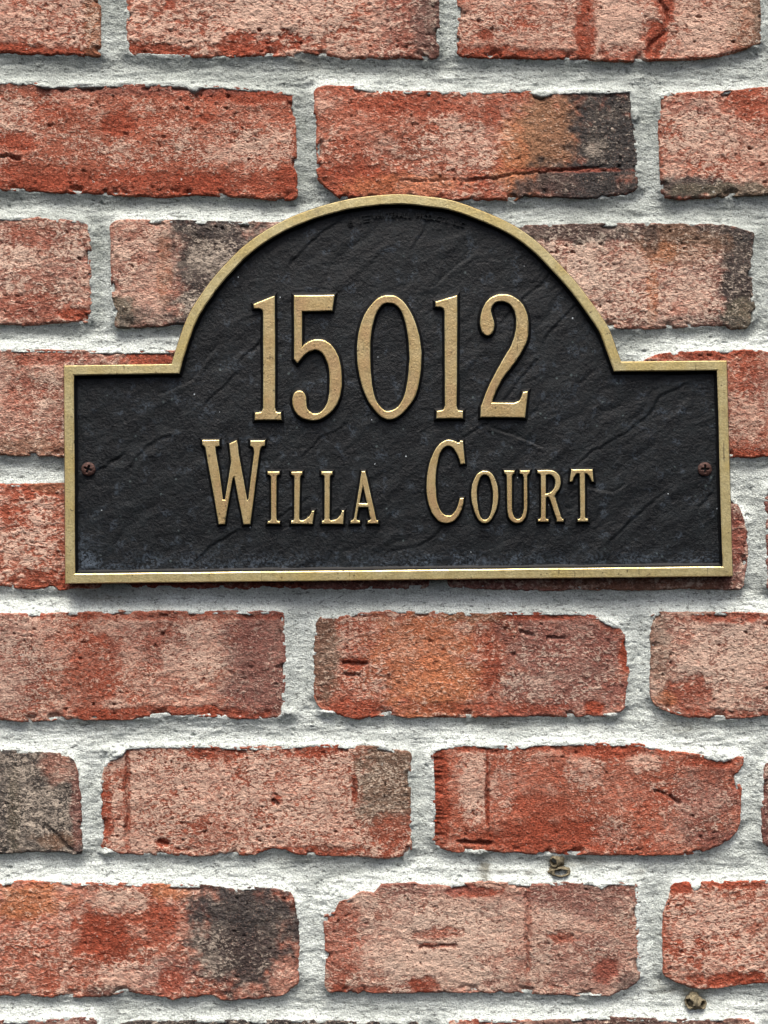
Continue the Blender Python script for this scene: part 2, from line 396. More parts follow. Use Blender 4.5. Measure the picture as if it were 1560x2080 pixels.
 dict(T=[(203, 1590), (212, 1555), (226, 1540), (248, 1530), (256, 1515), (400, 1513), (480, 1517), (550, 1516), (640, 1512), (770, 1516), (836, 1527)], B=[(203, 1726), (240, 1736), (300, 1740), (420, 1741), (520, 1738), (545, 1728), (580, 1727), (600, 1738), (690, 1741), (790, 1745), (834, 1738)], L=[(1580, 202), (1640, 198), (1730, 203)], R=[(1520, 838), (1640, 834), (1700, 837)], tint='red', salt=.66,
      patches=[('R', 430, 1528, 60, 20, .7), ('R', 212, 1660, 14, 90, .85), ('R', 257, 1620, 8, 110, .6), ('G', 785, 1590, 60, 90, .8, 'box'), ('R', 640, 1522, 60, 18, .8), ('R', 800, 1690, 50, 40, .55), ('R', 560, 1625, 12, 10, .9), ('R', 330, 1712, 14, 8, .9), ('R', 420, 1700, 50, 40, .4), ('R', 720, 1605, 6, 30, .7), ('R', 640, 1730, 120, 10, .7), ('W', 420, 1600, 120, 60, .1), ('W', 600, 1640, 70, 50, .12)]),
 dict(T=[(875, 1528), (895, 1516), (950, 1509), (990, 1513), (1040, 1516), (1100, 1509), (1200, 1508), (1300, 1510), (1355, 1524), (1420, 1532), (1470, 1541), (1508, 1536)], B=[(875, 1708), (890, 1724), (920, 1732), (1000, 1732), (1090, 1738), (1300, 1738), (1400, 1738), (1455, 1722), (1485, 1705), (1504, 1680)], L=[(1530, 874), (1620, 877), (1700, 876)], R=[(1535, 1512), (1552, 1508), (1580, 1498), (1620, 1507), (1690, 1504)], tint='red', salt=.3,
      patches=[('R', 892, 1620, 22, 110, .95, 'box'), ('R', 1130, 1700, 170, 34, .9), ('R', 1100, 1640, 60, 30, .6), ('R', 1250, 1525, 110, 16, .9), ('W', 965, 1600, 32, 80, .5), ('R', 990, 1620, 5, 80, .9), ('W', 1190, 1570, 40, 30, .4), ('W', 1310, 1545, 30, 26, .5), ('W', 1245, 1690, 40, 30, .5), ('P', 1430, 1630, 70, 70, .6), ('W', 1420, 1640, 80, 60, .25), ('R', 1440, 1545, 60, 12, .8), ('W', 1020, 1600, 26, 50, .3), ('R', 1020, 1518, 120, 10, .8), ('P', 1450, 1705, 60, 20, .7)]),
 dict(T=[(1548, 1560), (1575, 1530)], B=[(1548, 1716), (1580, 1735)], L=[(1550, 1552), (1600, 1546), (1720, 1548)], R=2190, tint='P', salt=.4, patches=[]),
 # course 7
 dict(T=[(-60, 1795), (0, 1794), (40, 1788), (150, 1792), (250, 1793), (370, 1796), (430, 1797), (480, 1806), (510, 1800), (545, 1802), (590, 1812), (602, 1830)], B=[(-60, 2026), (0, 2025), (120, 2028), (220, 2026), (260, 2017), (330, 2028), (350, 2032), (400, 2024), (430, 2022), (450, 2033), (520, 2032), (580, 2022), (600, 2005)], L=-62, R=[(1800, 598), (1860, 610), (1980, 608)], tint='red', salt=.42,
      patches=[('O', 60, 1830, 70, 36, .8), ('R', 215, 1900, 62, 50, .95), ('R', 330, 1880, 40, 40, .7), ('D', 500, 1900, 112, 115, .95, 'box'), ('K', 580, 1985, 30, 36, 1), ('W', 245, 1830, 55, 26, .5), ('W', 130, 1930, 14, 110, .25), ('W', 270, 1980, 80, 34, .4), ('D', 220, 2015, 40, 12, .7), ('P', 340, 1985, 60, 40, .6), ('O', 345, 1810, 40, 18, .7), ('W', 430, 1930, 50, 70, .18), ('D', 500, 1845, 110, 50, .7), ('R', 345, 1990, 26, 26, .6)]),
 dict(T=[(657, 1856), (680, 1850), (690, 1828), (712, 1822), (735, 1810), (760, 1812), (775, 1794), (840, 1790), (860, 1796), (910, 1797), (960, 1790), (1000, 1788), (1080, 1795), (1150, 1790), (1205, 1793), (1215, 1803), (1235, 1791), (1290, 1792)], B=[(657, 2008), (670, 2014), (800, 2018), (1000, 2017), (1150, 2022), (1180, 2026), (1240, 2024), (1275, 2010), (1298, 1995)], L=[(1840, 657), (1950, 660), (2010, 660)], R=[(1795, 1297), (1900, 1299), (1990, 1303)], tint='K', salt=.55,
      patches=[('R', 680, 1900, 50, 100, .55), ('W', 900, 1920, 120, 90, .4), ('R', 955, 1810, 60, 12, .9), ('R', 890, 1895, 50, 12, .7), ('R', 890, 1920, 40, 5, .8), ('R', 1072, 1890, 8, 110, .4), ('P', 1180, 1820, 110, 40, .7), ('R', 1232, 1970, 22, 26, .95), ('P', 1200, 1960, 90, 60, .5), ('W', 1120, 1870, 40, 40, .2), ('R', 860, 2000, 36, 18, .9), ('R', 720, 2010, 60, 10, .7), ('D', 1285, 2000, 34, 26, .6), ('R', 1140, 1905, 30, 12, .6), ('P', 860, 1806, 120, 12, .6)]),
 dict(T=[(1360, 1796), (1400, 1790), (1412, 1806), (1425, 1790), (1560, 1788), (1960, 1790)], B=[(1345, 1982), (1370, 1996), (1400, 2008), (1430, 2012), (1500, 2004), (1560, 2000), (1960, 2006)], L=[(1795, 1362), (1850, 1348), (1900, 1345), (1985, 1346)], R=1965, tint='red', salt=.6,
      patches=[('R', 1380, 1800, 24, 18, .95), ('R', 1490, 1990, 80, 14, 1), ('R', 1480, 1795, 90, 10, .7), ('R', 1370, 1920, 26, 30, .4), ('W', 1440, 1880, 80, 60, .15), ('R', 1420, 1925, 20, 40, .35)]),
 # course 8
 dict(T=[(-440, 2070), (0, 2072), (90, 2070), (190, 2066), (198, 2072)], B=[(-440, 2292)], L=-440, R=200, tint='P', salt=.45, patches=[]),
 dict(T=[(240, 2080), (285, 2074), (400, 2073), (620, 2073), (850, 2076)], B=[(240, 2292)], L=240, R=852, tint='D', salt=.5, patches=[]),
 dict(T=[(905, 2076), (950, 2070), (1100, 2072), (1200, 2066), (1330, 2068), (1500, 2070), (1540, 2074)], B=[(905, 2292)], L=905, R=1535, tint='K', salt=.45, patches=[('D', 1300, 2075, 220, 14, .7), ('R', 990, 2075, 40, 12, .6)]),
 dict(T=[(1575, 2072)], B=[(1575, 2292)], L=1578, R=2210, tint='red', salt=.4, patches=[]),
]
HERO = len(BRICKS)
# plain bricks just outside the picture, so that the wall goes on for a step to either side
XMIN, XMAX, YMIN, YMAX = -820, 2380, -680, 2840
def filler(x0, x1, y0, y1):
    BRICKS.append(dict(T=[(x0, y0), ((x0 + x1) / 2, y0 + random.uniform(-3, 3)), (x1, y0)], B=[(x0, y1), ((x0 + x1) / 2, y1 + random.uniform(-3, 3)), (x1, y1)],
                       L=x0, R=x1, tint=random.choice(['red', 'red', 'K', 'P']), salt=random.uniform(.35, .6),
                       patches=[('R', random.uniform(x0, x1), random.uniform(y0, y1), 90, 50, .8), (random.choice('DPO'), random.choice([x0 + 60, x1 - 60]), (y0 + y1) / 2, 110, 130, .8)]))
rows = [(0, 165, 390), (0, 440, 660), (0, 712, 928), (0, 984, 1196)]
LEFT = {0: (-110, 112, -432), 1: (168, 392, -84), 2: (440, 660, -452), 3: (710, 927, -62), 4: (982, 1194, -442), 5: (1244, 1462, -62), 6: (1520, 1736, -472), 7: (1793, 2026, -62), 8: (2070, 2292, -440)}
RIGHT = {0: 2210, 1: 1992, 2: 2220, 3: 1952, 4: 2190, 5: 1962, 6: 2190, 7: 1965, 8: 2210}
for k, (a, b, xl) in LEFT.items():
    filler(max(xl - 680, XMIN - 20), xl - 42, a, b)
    filler(RIGHT[k] + 42, min(RIGHT[k] + 680, XMAX + 20), a, b)
for a, b, off in ((-385, -162, -110), (-658, -435, -440), (2346, 2568, -100), (2620, 2842, -430)):
    x = off - 675 * 1
    while x < XMAX - 60:
        filler(max(x, XMIN - 20), min(x + 635, XMAX + 20), a, b); x += 675

def ecurve(spec, q):
    if isinstance(spec, (int, float)): return np.full_like(np.asarray(q, float), float(spec))
    s = sorted(spec); return np.interp(q, [p[0] for p in s], [p[1] for p in s])

def edge_jit(q, seed, k):
    bite = sstep(.05, .4, noise(q / 70, 0 * q + .9, seed + 4))
    return k * (2.6 * noise(q / 60, 0 * q + .3, seed) + (1.0 + 5 * bite) * noise(q / 14, 0 * q + .7, seed + 1) + (1.5 + 2 * bite) * noise(q / 5.0, 0 * q + .1, seed + 2))

for i, b in enumerate(BRICKS):
    b['seed'] = 20 + i * 7
    b['rc'] = [random.uniform(5, 14) for _ in range(4)]
    b['ym'] = (np.mean([p[1] for p in b['T']]), np.mean([p[1] for p in b['B']]))
    b['grain'] = random.uniform(.62, 1.2)
    b['h0'] = random.uniform(-3.0, 3.0)
    b['tilt'] = (random.uniform(-2.5, 2.5), random.uniform(-1.5, 1.5))

def brick_edges(b, x, y):
    """left, right at y and top, bottom at x, with ragged edges and rounded corners"""
    s = b['seed']
    L = ecurve(b['L'], y) + edge_jit(y, s, .75); Rr = ecurve(b['R'], y) + edge_jit(y, s + 3, .75)
    xc = np.clip(x, L, Rr)
    T = ecurve(b['T'], xc) + edge_jit(xc, s + 1.5, .8); B = ecurve(b['B'], xc) + edge_jit(xc, s + 4.5, .8)
    rc = b['rc']
    def rnd(d, r):
        d = np.clip(d, 0, r); return r - np.sqrt(np.maximum(r * r - (r - d) ** 2, 0))
    T = T + rnd(xc - L, rc[0]) + rnd(Rr - xc, rc[1]); B = B - rnd(xc - L, rc[2]) - rnd(Rr - xc, rc[3])
    return L, Rr, T, B

def axis_samples(a, b, lo, hi, fine, coarse):
    """positions from a to b: fine inside lo..hi, coarse outside, extra dense next to both ends"""
    n_end = [0, 0.8, 1.8, 3, 4.4, 6, 8, 10.3]
    pts = [a + e for e in n_end] + [b - e for e in n_end]
    x = a + 12.5
    while x < b - 12:
        pts.append(x); x += fine if lo < x < hi else coarse
    return np.array(sorted(pts))

def brick_mesh(b, hero):
    s = b['seed']
    xa, xb = float(np.mean(ecurve(b['L'], np.array(b['ym'])))), float(np.mean(ecurve(b['R'], np.array(b['ym']))))
    ya, yb = b['ym']
    us = axis_samples(xa, xb, -50, 1610, 2.6 if hero else 9, 9)
    vs_ = axis_samples(ya, yb, -50, 2130, 2.6 if hero else 9, 9)
    u = (us - xa) / (xb - xa); v = (vs_ - ya) / (yb - ya)
    U, V = np.meshgrid(u, v)
    yest = ya + (yb - ya) * V
    L = ecurve(b['L'], yest) + edge_jit(yest, s, .75); Rr = ecurve(b['R'], yest) + edge_jit(yest, s + 3, .75)
    X = L + (Rr - L) * U
    _, _, T, B = brick_edges(b, X, yest)
    Y = T + (B - T) * V
    # distance to the rim, rounded arris of varying radius
    dl, dr, dt, db = X - L, Rr - X, Y - T, B - Y
    de = np.minimum(np.minimum(dl, dr), np.minimum(dt, db))
    de2 = np.minimum(np.minimum(dl, dr), np.minimum(dt * 1.8 + .8, db))
    rr = np.clip(5.5 + 9 * fbm(X / 38, Y / 38, s + 9, 2), 2.5, 14)
    dd = np.clip(de2, 0, rr)
    edge = rr - np.sqrt(np.maximum(rr * rr - (rr - dd) ** 2, 0))
    # colour patches
    tint = np.broadcast_to(PAL[b['tint']], X.shape + (3,)).copy()
    big = fbm(X / 130, Y / 90, s + 11, 3)
    tint *= (1 + 0.28 * big)[..., None]
    alt = sstep(-.05, .45, fbm(X / 90, Y / 45, s + 13, 3))[..., None] * 0.55
    tint = tint * (1 - alt) + (PAL['R'] if b['tint'] in ('red',) else PAL['P'] if b['tint'] in ('K',) else PAL[b['tint']] * .8) * alt
    salt = b['salt'] + 0.10 + 0.30 * fbm(X / 62, Y / 42, s + 15, 4) + .15 * fbm(X / 17, Y / 13, s + 16, 2)
    wx = fbm(X / 34, Y / 30, s + 17, 4, .6); fine = noise(X / 7, Y / 6, s + 19)
    clean = np.zeros_like(X)
    for p in b['patches']:
        k, cx, cy, rx, ry, st = p[:6]
        if len(p) > 6:
            r = (np.abs((X - cx) / rx) ** 4 + np.abs((Y - cy) / ry) ** 4) ** .25
        else:
            r = np.sqrt(((X - cx) / rx) ** 2 + ((Y - cy) / ry) ** 2)
        soft = .26 if k in 'R' else .34
        m = sstep(1 + soft, 1 - soft, r + .55 * wx + .16 * fine) * st
        if k == 'W':
            salt = salt + m * .8
        else:
            tint = tint * (1 - m[..., None]) + PAL[k] * (1 + .22 * big[..., None]) * m[..., None]
            if k == 'R':
                salt = salt * (1 - .66 * m); clean = np.maximum(clean, m)
            elif k in 'DG':
                salt = salt * (1 - .35 * m)
            elif k in 'OH':
                salt = salt * (1 - .35 * m)
            elif k == 'P':
                salt = salt * (1 - .42 * m)
    # skin is knocked off along the arrises, red body shows
    rim = sstep(9, 1, de + 9 * wx) * .35
    salt = np.clip(salt * (1 - rim), 0, 1.1)
    # relief
    cxm, cym = (xa + xb) / 2, (ya + yb) / 2
    H = b['h0'] + b['tilt'][0] * (X - cxm) / 320 + b['tilt'][1] * (Y - cym) / 110
    H = H + 2.2 * fbm(X / 80, Y / 55, s + 21, 2) + 1.5 * fbm(X / 17, Y / 11, s + 23, 3, .6) + 0.8 * noise(X / 6.5, Y / 5, s + 27)
    H = H - 1.6 * clean
    pit = sstep(.40, .55, noise(X / 14, Y / 8.5, s + 31) + .25 * noise(X / 5, Y / 5, s + 33)) * sstep(-.1, .3, noise(X / 90, Y / 70, s + 35))
    H = H - 7 * pit
    chip = sstep(.18, .42, fbm(X / 44, Y / 40, s + 37, 3)) * sstep(22, 2, de)
    H = H - 9 * chip
    if b.get('ribs'):
        x0, x1 = b['ribs']
        H = H - 4 * sstep(x1, x0, X + 8 * wx) * sstep(-.25, .35, noise(X / 40, Y / 4.2, s + 51) + .5 * noise(X / 25, Y / 9, s + 53)) * 1.5
    for (gx, gy, ga, gl, gw, gd) in b.get('gouges', ()):
        c, s_ = math.cos(ga), math.sin(ga)
        p = (X - gx) * c + (Y - gy) * s_; q = -(X - gx) * s_ + (Y - gy) * c + 7 * wx
        H = H - gd * sstep(gw, gw * .3, np.abs(q)) * sstep(gl, gl * .7, np.abs(p))
    salt = salt * (1 - .8 * pit)
    H = H - edge
    # closing skirt: a last ring straight back into the wall
    def ring(A, dx):
        A = np.concatenate([A[:1], A, A[-1:]], 0)
        return np.concatenate([A[:, :1], A, A[:, -1:]], 1)
    X, Y, H, salt = ring(X, 0), ring(Y, 0), ring(H, 0), ring(salt, 0)
    tint = ring(tint, 0)
    H[0, :] = H[-1, :] = -48; H[:, 0] = H[:, -1] = -48
    ny, nx = X.shape
    W = to_world(X, Y, H).reshape(-1, 3)
    soft = np.clip(.24 + b['h0'] * .08 + .9 * fbm(X / 85, Y / 60, s + 41, 3), 0.05, .9)
    return W, grid_quads(nx, ny), tint.reshape(-1, 3), salt.ravel(), soft.ravel()

# named marks on single bricks
def find(xc, yc):
    for b in BRICKS[:HERO]:
        if b['ym'][0] < yc < b['ym'][1] and ecurve(b['L'], np.array([yc]))[0] < xc < ecurve(b['R'], np.array([yc]))[0]: return b
find(890, 1620)['ribs'] = (880, 915); find(890, 1620)['rc'][1] = 3
find(985, 1700)['gouges'] = [(965, 1712, .05, 40, 5, 14), (1370, 1625, .5, 16, 5, 8), (1340, 1610, .5, 14, 4, 7), (990, 1620, 1.57, 90, 3, 5)]
find(720, 1350)['gouges'] = [(722, 1348, .1, 30, 6, 10), (715, 1372, 0, 20, 4, 8), (1070, 1286, .15, 18, 4, 7), (1130, 1296, -.1, 22, 4, 8)]
find(257, 1620)['gouges'] = [(257, 1620, 1.57, 100, 5, 5), (332, 1712, .2, 14, 5, 8), (560, 1630, .6, 10, 6, 9), (720, 1605, 1.57, 26, 3, 5)]
find(1150, 345)['gouges'] = [(1080, 352, -.1, 170, 3, 6), (860, 366, -.03, 60, 2.5, 5)]
find(30, 300)['gouges'] = [(15, 318, .05, 30, 4, 9)]
find(1072, 1890)['gouges'] = [(1072, 1890, 1.57, 100, 3.5, 4), (890, 1920, -.05, 40, 3, 5)]
find(115, 1705)['gouges'] = [(118, 1702, .75, 46, 6, 7)]
find(1350, 40)['gouges'] = [(1350, 20, 1.3, 30, 5, 7), (1330, 85, -.9, 34, 6, 6)]

for i, b in enumerate(BRICKS):
    W, Q, tint, salt, soft = brick_mesh(b, i < HERO)
    o = mesh_np('brick', W, quads=Q, mats=[M_brick], parent=wall, origin=None)
    attr_c(o, 'tint', np.clip(tint, 0.01, 1)); attr_f(o, 'salt', salt); attr_f(o, 'soft', soft); attr_f(o, 'grain', np.full(len(salt), b['grain']))

# ------------------------------------------------------------------ mortar
def mortar():
    def ax(lo, hi, a, b, fine, coarse):
        return np.concatenate([np.arange(lo, a, coarse), np.arange(a, b, fine), np.arange(b, hi + 1, coarse)])
    xs = ax(XMIN, XMAX, -30, 1590, 2.1, 9); ys = ax(YMIN, YMAX, -30, 2110, 2.1, 9)
    X, Y = np.meshgrid(xs, ys)
    sd = np.full(X.shape, -400.0)       # > 0 inside a brick, < 0 out in the joint
    head = np.zeros(X.shape)
    he = np.full(X.shape, -9.0)         # height of the mortar where it meets that brick
    for b in BRICKS:
        x0 = min(ecurve(b['L'], np.array(b['ym']))) - 90; x1 = max(ecurve(b['R'], np.array(b['ym']))) + 90
        y0 = min(p[1] for p in b['T']) - 90; y1 = max(p[1] for p in b['B']) + 90
        i0, i1 = np.searchsorted(ys, [y0, y1]); j0, j1 = np.searchsorted(xs, [x0, x1])
        if i1 <= i0 or j1 <= j0: continue
        sl = (slice(i0, i1), slice(j0, j1))
        x, y = X[sl], Y[sl]
        yc = np.clip(y, b['ym'][0], b['ym'][1])
        L, Rr, T, B = brick_edges(b, x, yc)
        st = np.stack([x - L, Rr - x, y - T, B - y])
        d = st.min(0); k = st.argmin(0)
        # outside a corner use the straight distance
        ox = np.maximum(np.maximum(L - x, x - Rr), 0); oy = np.maximum(np.maximum(T - y, y - B), 0)
        d = np.where((ox > 0) & (oy > 0), -np.hypot(ox, oy), d)
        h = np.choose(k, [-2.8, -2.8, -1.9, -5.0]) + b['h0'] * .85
        up = d > sd[sl]
        sd[sl] = np.where(up, d, sd[sl]); he[sl] = np.where(up, h, he[sl]); head[sl] = np.where(up, (k < 2) * 1.0, head[sl])
    # soften the jumps of he between neighbouring edges
    for _ in range(5):
        for axn in (0, 1):
            head = (head + np.roll(head, 1, axn) + np.roll(head, -1, axn)) / 3
            he = (he + np.roll(he, 1, axn) + np.roll(he, -1, axn) + np.roll(he, 2, axn) + np.roll(he, -2, axn)) / 5
    # bed joint or head joint?
    dout = np.clip(-sd, 0, None)
    wob = fbm(X / 70, Y / 30, 301, 3)
    t = np.clip(dout / (24 + 6 * wob), 0, 1)
    H = he - (8 + 4 * wob) * (1 - (1 - t) ** 2)
    # inside a brick the mortar laps a little over its rounded arris, then dives away
    lap = noise(X / 11, Y / 8, 305) * 3.0 + noise(X / 32, Y / 20, 307) * 3.5
    H = H + np.where(sd > 0, 0.12 * sd, 0) + .7 * lap * sstep(-10, 0, sd) - 30 * sstep(6.5, 12, sd)
    # trowel streaks along the beds, sand
    H = H + 1.7 * fbm(X / 60, Y / 9, 311, 3) * (1 - .85 * head) + 1.1 * fbm(X / 22, Y / 40, 312, 2) * head + 1.0 * fbm(X / 14, Y / 10, 315, 3, .65) + 0.75 * noise(X / 4.6, Y / 4.2, 319)
    H = H - 6 * sstep(.40, .52, noise(X / 17, Y / 9, 321)) * sstep(0, .4, noise(X / 150, Y / 60, 323))
    # lumps of mortar squeezed over brick corners and edges
    for (cx, cy, rx, ry, a) in [(1352, 214, 24, 34, 12), (1290, 232, 10, 12, 12), (86, 178, 16, 9, 14), (397, 178, 12, 10, 13), (672, 1838, 30, 34, 10), (690, 1822, 22, 20, 9),
                                (1100, 190, 16, 8, 13), (1290, 235, 9, 10, 14), (970, 1730, 18, 9, 13), (1415, 1800, 10, 10, 12), (590, 1450, 18, 14, 9), (1240, 1450, 14, 9, 12),
                                (228, 1526, 26, 18, 10), (1458, 1533, 36, 12, 8), (1240, 1266, 40, 14, 8), (233, 632, 10, 18, 8), (660, 1448, 24, 10, 9), (1380, 1440, 22, 10, 10),
                                (360, 690, 60, 8, 5), (1225, 1800, 10, 9, 10), (1208, 2018, 18, 7, 11), (215, 1732, 18, 8, 10), (1535, 90, 14, 30, 8), (1135, 1765, 20, 18, -12), (1415, 2038, 28, 15, -12)]:
        g = np.exp(-(((X - cx) / rx) ** 2 + ((Y - cy) / ry) ** 2) * 1.6 + 0.9 * noise(X / 7, Y / 7, 331))
        H = H + a * np.clip(g, 0, 1.1)
    H = np.minimum(H, 3.0)
    # tone: whiter towards the lower courses, head joints greyer
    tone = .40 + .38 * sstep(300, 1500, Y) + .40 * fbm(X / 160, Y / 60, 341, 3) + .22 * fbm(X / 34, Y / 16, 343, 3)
    tone = np.clip(tone - .16 * head + .22 * sstep(-3.8, -1.5, he), 0, 1)  # painted light: lit lower edge of bed joints whiter, less lit head joints greyer
    soil = np.zeros_like(X)
    for (cx, cy, rx, ry, a) in [(985, 1765, 14, 24, .8), (1010, 1772, 34, 6, .5), (1400, 2010, 60, 16, .55), (1180, 1752, 60, 10, .45), (190, 1210, 60, 16, .5), (1075, 1775, 10, 6, .6),
                                (1300, 1772, 14, 8, .4), (620, 1745, 60, 12, .3), (200, 1465, 60, 12, .4), (1000, 1466, 60, 12, .4), (1380, 1480, 40, 14, .35), (1250, 108, 60, 18, .3), (620, 120, 30, 16, .4)]:
        g = np.exp(-(((X - cx) / rx) ** 2 + ((Y - cy) / ry) ** 2) + 1.4 * fbm(X / 18, Y / 12, 351, 3))
        soil = np.maximum(soil, a * np.clip(g, 0, 1))
    keep = (sd[:-1, :-1] < 15) | (sd[1:, 1:] < 15)
    ny, nx = X.shape
    V = to_world(X, Y, H).reshape(-1, 3)
    Q = grid_quads(nx, ny, keep)
    used, Q = compact(V, Q)
    o = mesh_np('mortar', V[used], quads=Q, mats=[M_mortar], parent=wall)
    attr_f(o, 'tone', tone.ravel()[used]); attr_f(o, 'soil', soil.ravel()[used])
    return xs, ys, H
MX, MY, MH = mortar()

# ------------------------------------------------------------------ address plaque
H_BACK, H_PLATE, H_RIM, H_TXT = 3.0, 17.0, 31.0, 28.0
plaque = empty('address_plaque', to_world(806, 1178, H_BACK))
plaque['label'] = 'black arched address plaque with raised gold border and lettering reading 15012 Willa Court'
plaque['category'] = 'address sign'

def at(pts, h):
    """outline as seen on the photograph's grid -> its true place at height h off the wall"""
    k = (DIST - h * S) / DIST
    p = np.asarray(pts, float)
    return np.stack([CX + (p[:, 0] - CX) * k, CY + (p[:, 1] - CY) * k], -1)

def smooth_outline(pts, closed=True, step=4):
    """points with a third value are corners; the rest are joined by a Catmull-Rom curve"""
    n = len(pts); out = []
    P = [np.array(p[:2], float) for p in pts]; C = [len(p) > 2 and p[2] == 1 for p in pts]
    for i in range(n):
        j = (i + 1) % n
        out.append(P[i])
        if C[i] and C[j]:
            L = np.linalg.norm(P[j] - P[i]); m = max(1, int(L / (step * 6)))
            for q in range(1, m): out.append(P[i] + (P[j] - P[i]) * q / m)
            continue
        p0 = P[i] - (P[j] - P[i]) * .5 if C[i] else P[i - 1]
        p3 = P[j] + (P[j] - P[i]) * .5 if C[j] else P[(j + 1) % n]
        for q in range(1, step):
            t = q / step
            out.append(.5 * (2 * P[i] + (P[j] - p0) * t + (2 * p0 - 5 * P[i] + 4 * P[j] - p3) * t * t + (-p0 + 3 * P[i] - 3 * P[j] + p3) * t ** 3))
    return np.array(out)

def area(p):
    x, y = p[:, 0], p[:, 1]
    return .5 * np.sum(x * np.roll(y, -1) - np.roll(x, -1) * y)

def offset(p, d):
    """move a closed outline outwards by d (mitred)"""
    if area(p) < 0: s = -1
    else: s = 1
    e = np.roll(p, -1, 0) - p
    L = np.maximum(np.linalg.norm(e, axis=1, keepdims=True), 1e-9); e = e / L
    nrm = np.stack([e[:, 1], -e[:, 0]], -1) * s
    n0 = np.roll(nrm, 1, 0)
    den = np.maximum(1 + (n0 * nrm).sum(1, keepdims=True), .45)
    return p + d * (n0 + nrm) / den

def raised(name, outer, holes, h0, h1, parent, draft, mats, bev=1.0, rough=0.35):
    """a cast letter: gold face with softened rim, black flanks sloping out to the plate"""
    V = []; Q = []; mi = []; Tt = []
    rings_top = []
    seed = int(abs(outer[0][0]))
    for k, poly in enumerate([outer] + list(holes)):
        sgn = 1 if k == 0 else -1
        n = len(poly)
        jit = rough * np.stack([noise(np.arange(n) / 2.3, 0 * np.arange(n) + .4, seed), noise(np.arange(n) / 2.3, 0 * np.arange(n) + 8.4, seed)], -1) * 2
        poly = poly + jit
        levels = [(offset(poly, sgn * draft), h0 - 3), (offset(poly, sgn * (draft * .30 + .3)), h0 + (h1 - h0) * .62), (offset(poly, sgn * .15), h1 - bev * .8), (offset(poly, -sgn * bev), h1)]
        base = sum(len(v) for v in V)
        for pts, h in levels:
            pts = at(pts, h)
            V.append(to_world(pts[:, 0], pts[:, 1], h))
        i = np.arange(n); j = (i + 1) % n
        for lv in range(3):
            a = base + lv * n
            q = np.stack([a + i, a + j, a + n + j, a + n + i], -1)
            Q.append(q); mi += [2 if lv == 2 else 1] * n
        rings_top.append((base + 3 * n, levels[3][0]))
    polys = [[Vector((p[0], p[1], 0)) for p in pts] for _, pts in rings_top]
    flat = np.concatenate([np.arange(b0, b0 + len(pts)) for b0, pts in rings_top])
    tri = tessellate_polygon(polys)
    Tt = np.array([[flat[q] for q in t] for t in tri])
    mi += [0] * len(Tt)
    o = mesh_np(name, np.concatenate(V), quads=np.concatenate(Q), tris=Tt, mats=mats, parent=parent, smooth=False, mat_idx=mi)
    return o

# outline of the plaque
ARCH = [(348, 739, 1), (353, 721), (369, 672), (385, 634), (407, 599), (432, 565), (465, 528), (500, 495), (545, 464), (590, 441), (640, 422), (690, 408), (741, 399), (808, 394), (862, 398), (916, 406), (970, 424), (1024, 447), (1064, 470), (1102, 500), (1138, 537), (1174, 577), (1209, 624), (1236, 665), (1253, 709), (1262, 734, 1)]
OUT = [(129, 742, 1)] + ARCH + [(1477, 732, 1), (1489, 1171, 1), (132, 1186, 1)]
outl = smooth_outline(OUT, step=6)
inner = offset(outl, -20.5)

# rim: gold top, black inner slope and outer side, following the outline
def rim():
    n = len(outl)
    idx = np.arange(n)
    w = .8 * noise(idx / 3.1, 0 * idx + .5, 77)[:, None]
    lv = [(offset(outl, -1.5), H_BACK), (outl, H_RIM - 9), (offset(outl, -.3), H_RIM - 2.0), (offset(outl, -2.2), H_RIM), (offset(inner, 2.2) + w, H_RIM + .2), (inner + w, H_RIM - 1.5), (offset(inner, -4.0) + w, H_PLATE + 4), (offset(inner, -10.5) + w, H_PLATE - 3)]
    V = []; Q = []; mi = []
    mat = [1, 1, 2, 0, 2, 1, 1]
    for p, h in lv:
        p = at(p, H_RIM if h > H_PLATE + 5 else h); V.append(to_world(p[:, 0], p[:, 1], h))
    i = np.arange(n); j = (i + 1) % n
    for k in range(len(lv) - 1):
        Q.append(np.stack([k * n + i, k * n + j, (k + 1) * n + j, (k + 1) * n + i], -1)); mi += [mat[k]] * n
    o = mesh_np('border', np.concatenate(V), quads=np.concatenate(Q), mats=[M_rimg, M_edge, M_rub], parent=plaque, smooth=False, mat_idx=mi)
    o['label'] = 'raised gold painted rim along the arched outline'
rim()

def inside(poly, X, Y):
    r = np.zeros(X.shape, bool)
    x0, y0 = poly[:, 0], poly[:, 1]; x1, y1 = np.roll(x0, -1), np.roll(y0, -1)
    for a, b, c, d in zip(x0, y0, x1, y1):
        if b == d: continue
        cond = ((b > Y) != (d > Y)) & (X < (c - a) * (Y - b) / (d - b) + a)
        r ^= cond
    return r

CRACKS = [[(1395, 780), (1345, 805), (1310, 850), (1262, 885), (1205, 915), (1150, 960)], [(1200, 600), (1150, 640), (1105, 690)], [(1130, 545), (1100, 575), (1060, 610), (1020, 650)],
          [(250, 920), (215, 950), (195, 955)], [(345, 885), (300, 905), (262, 950)], [(480, 760), (440, 800), (420, 820)], [(620, 1010), (560, 1060)], [(560, 650), (520, 700), (490, 735)],
          [(870, 430), (862, 470), (840, 500)], [(700, 440), (660, 470), (625, 500), (590, 540)], [(1000, 870), (1060, 890), (1095, 905)], [(1440, 1000), (1420, 1030)], [(1190, 990), (1245, 1000), (1270, 985)],
          [(1090, 730), (1040, 790), (990, 860), (940, 890)], [(700, 860), (650, 890), (620, 920)], [(480, 1080), (430, 1110), (400, 1140)], [(900, 1075), (850, 1110), (800, 1120)], [(1350, 1000), (1290, 1050), (1240, 1100)],
          [(330, 800), (390, 770), (440, 700)], [(880, 580), (930, 540), (960, 520)]]
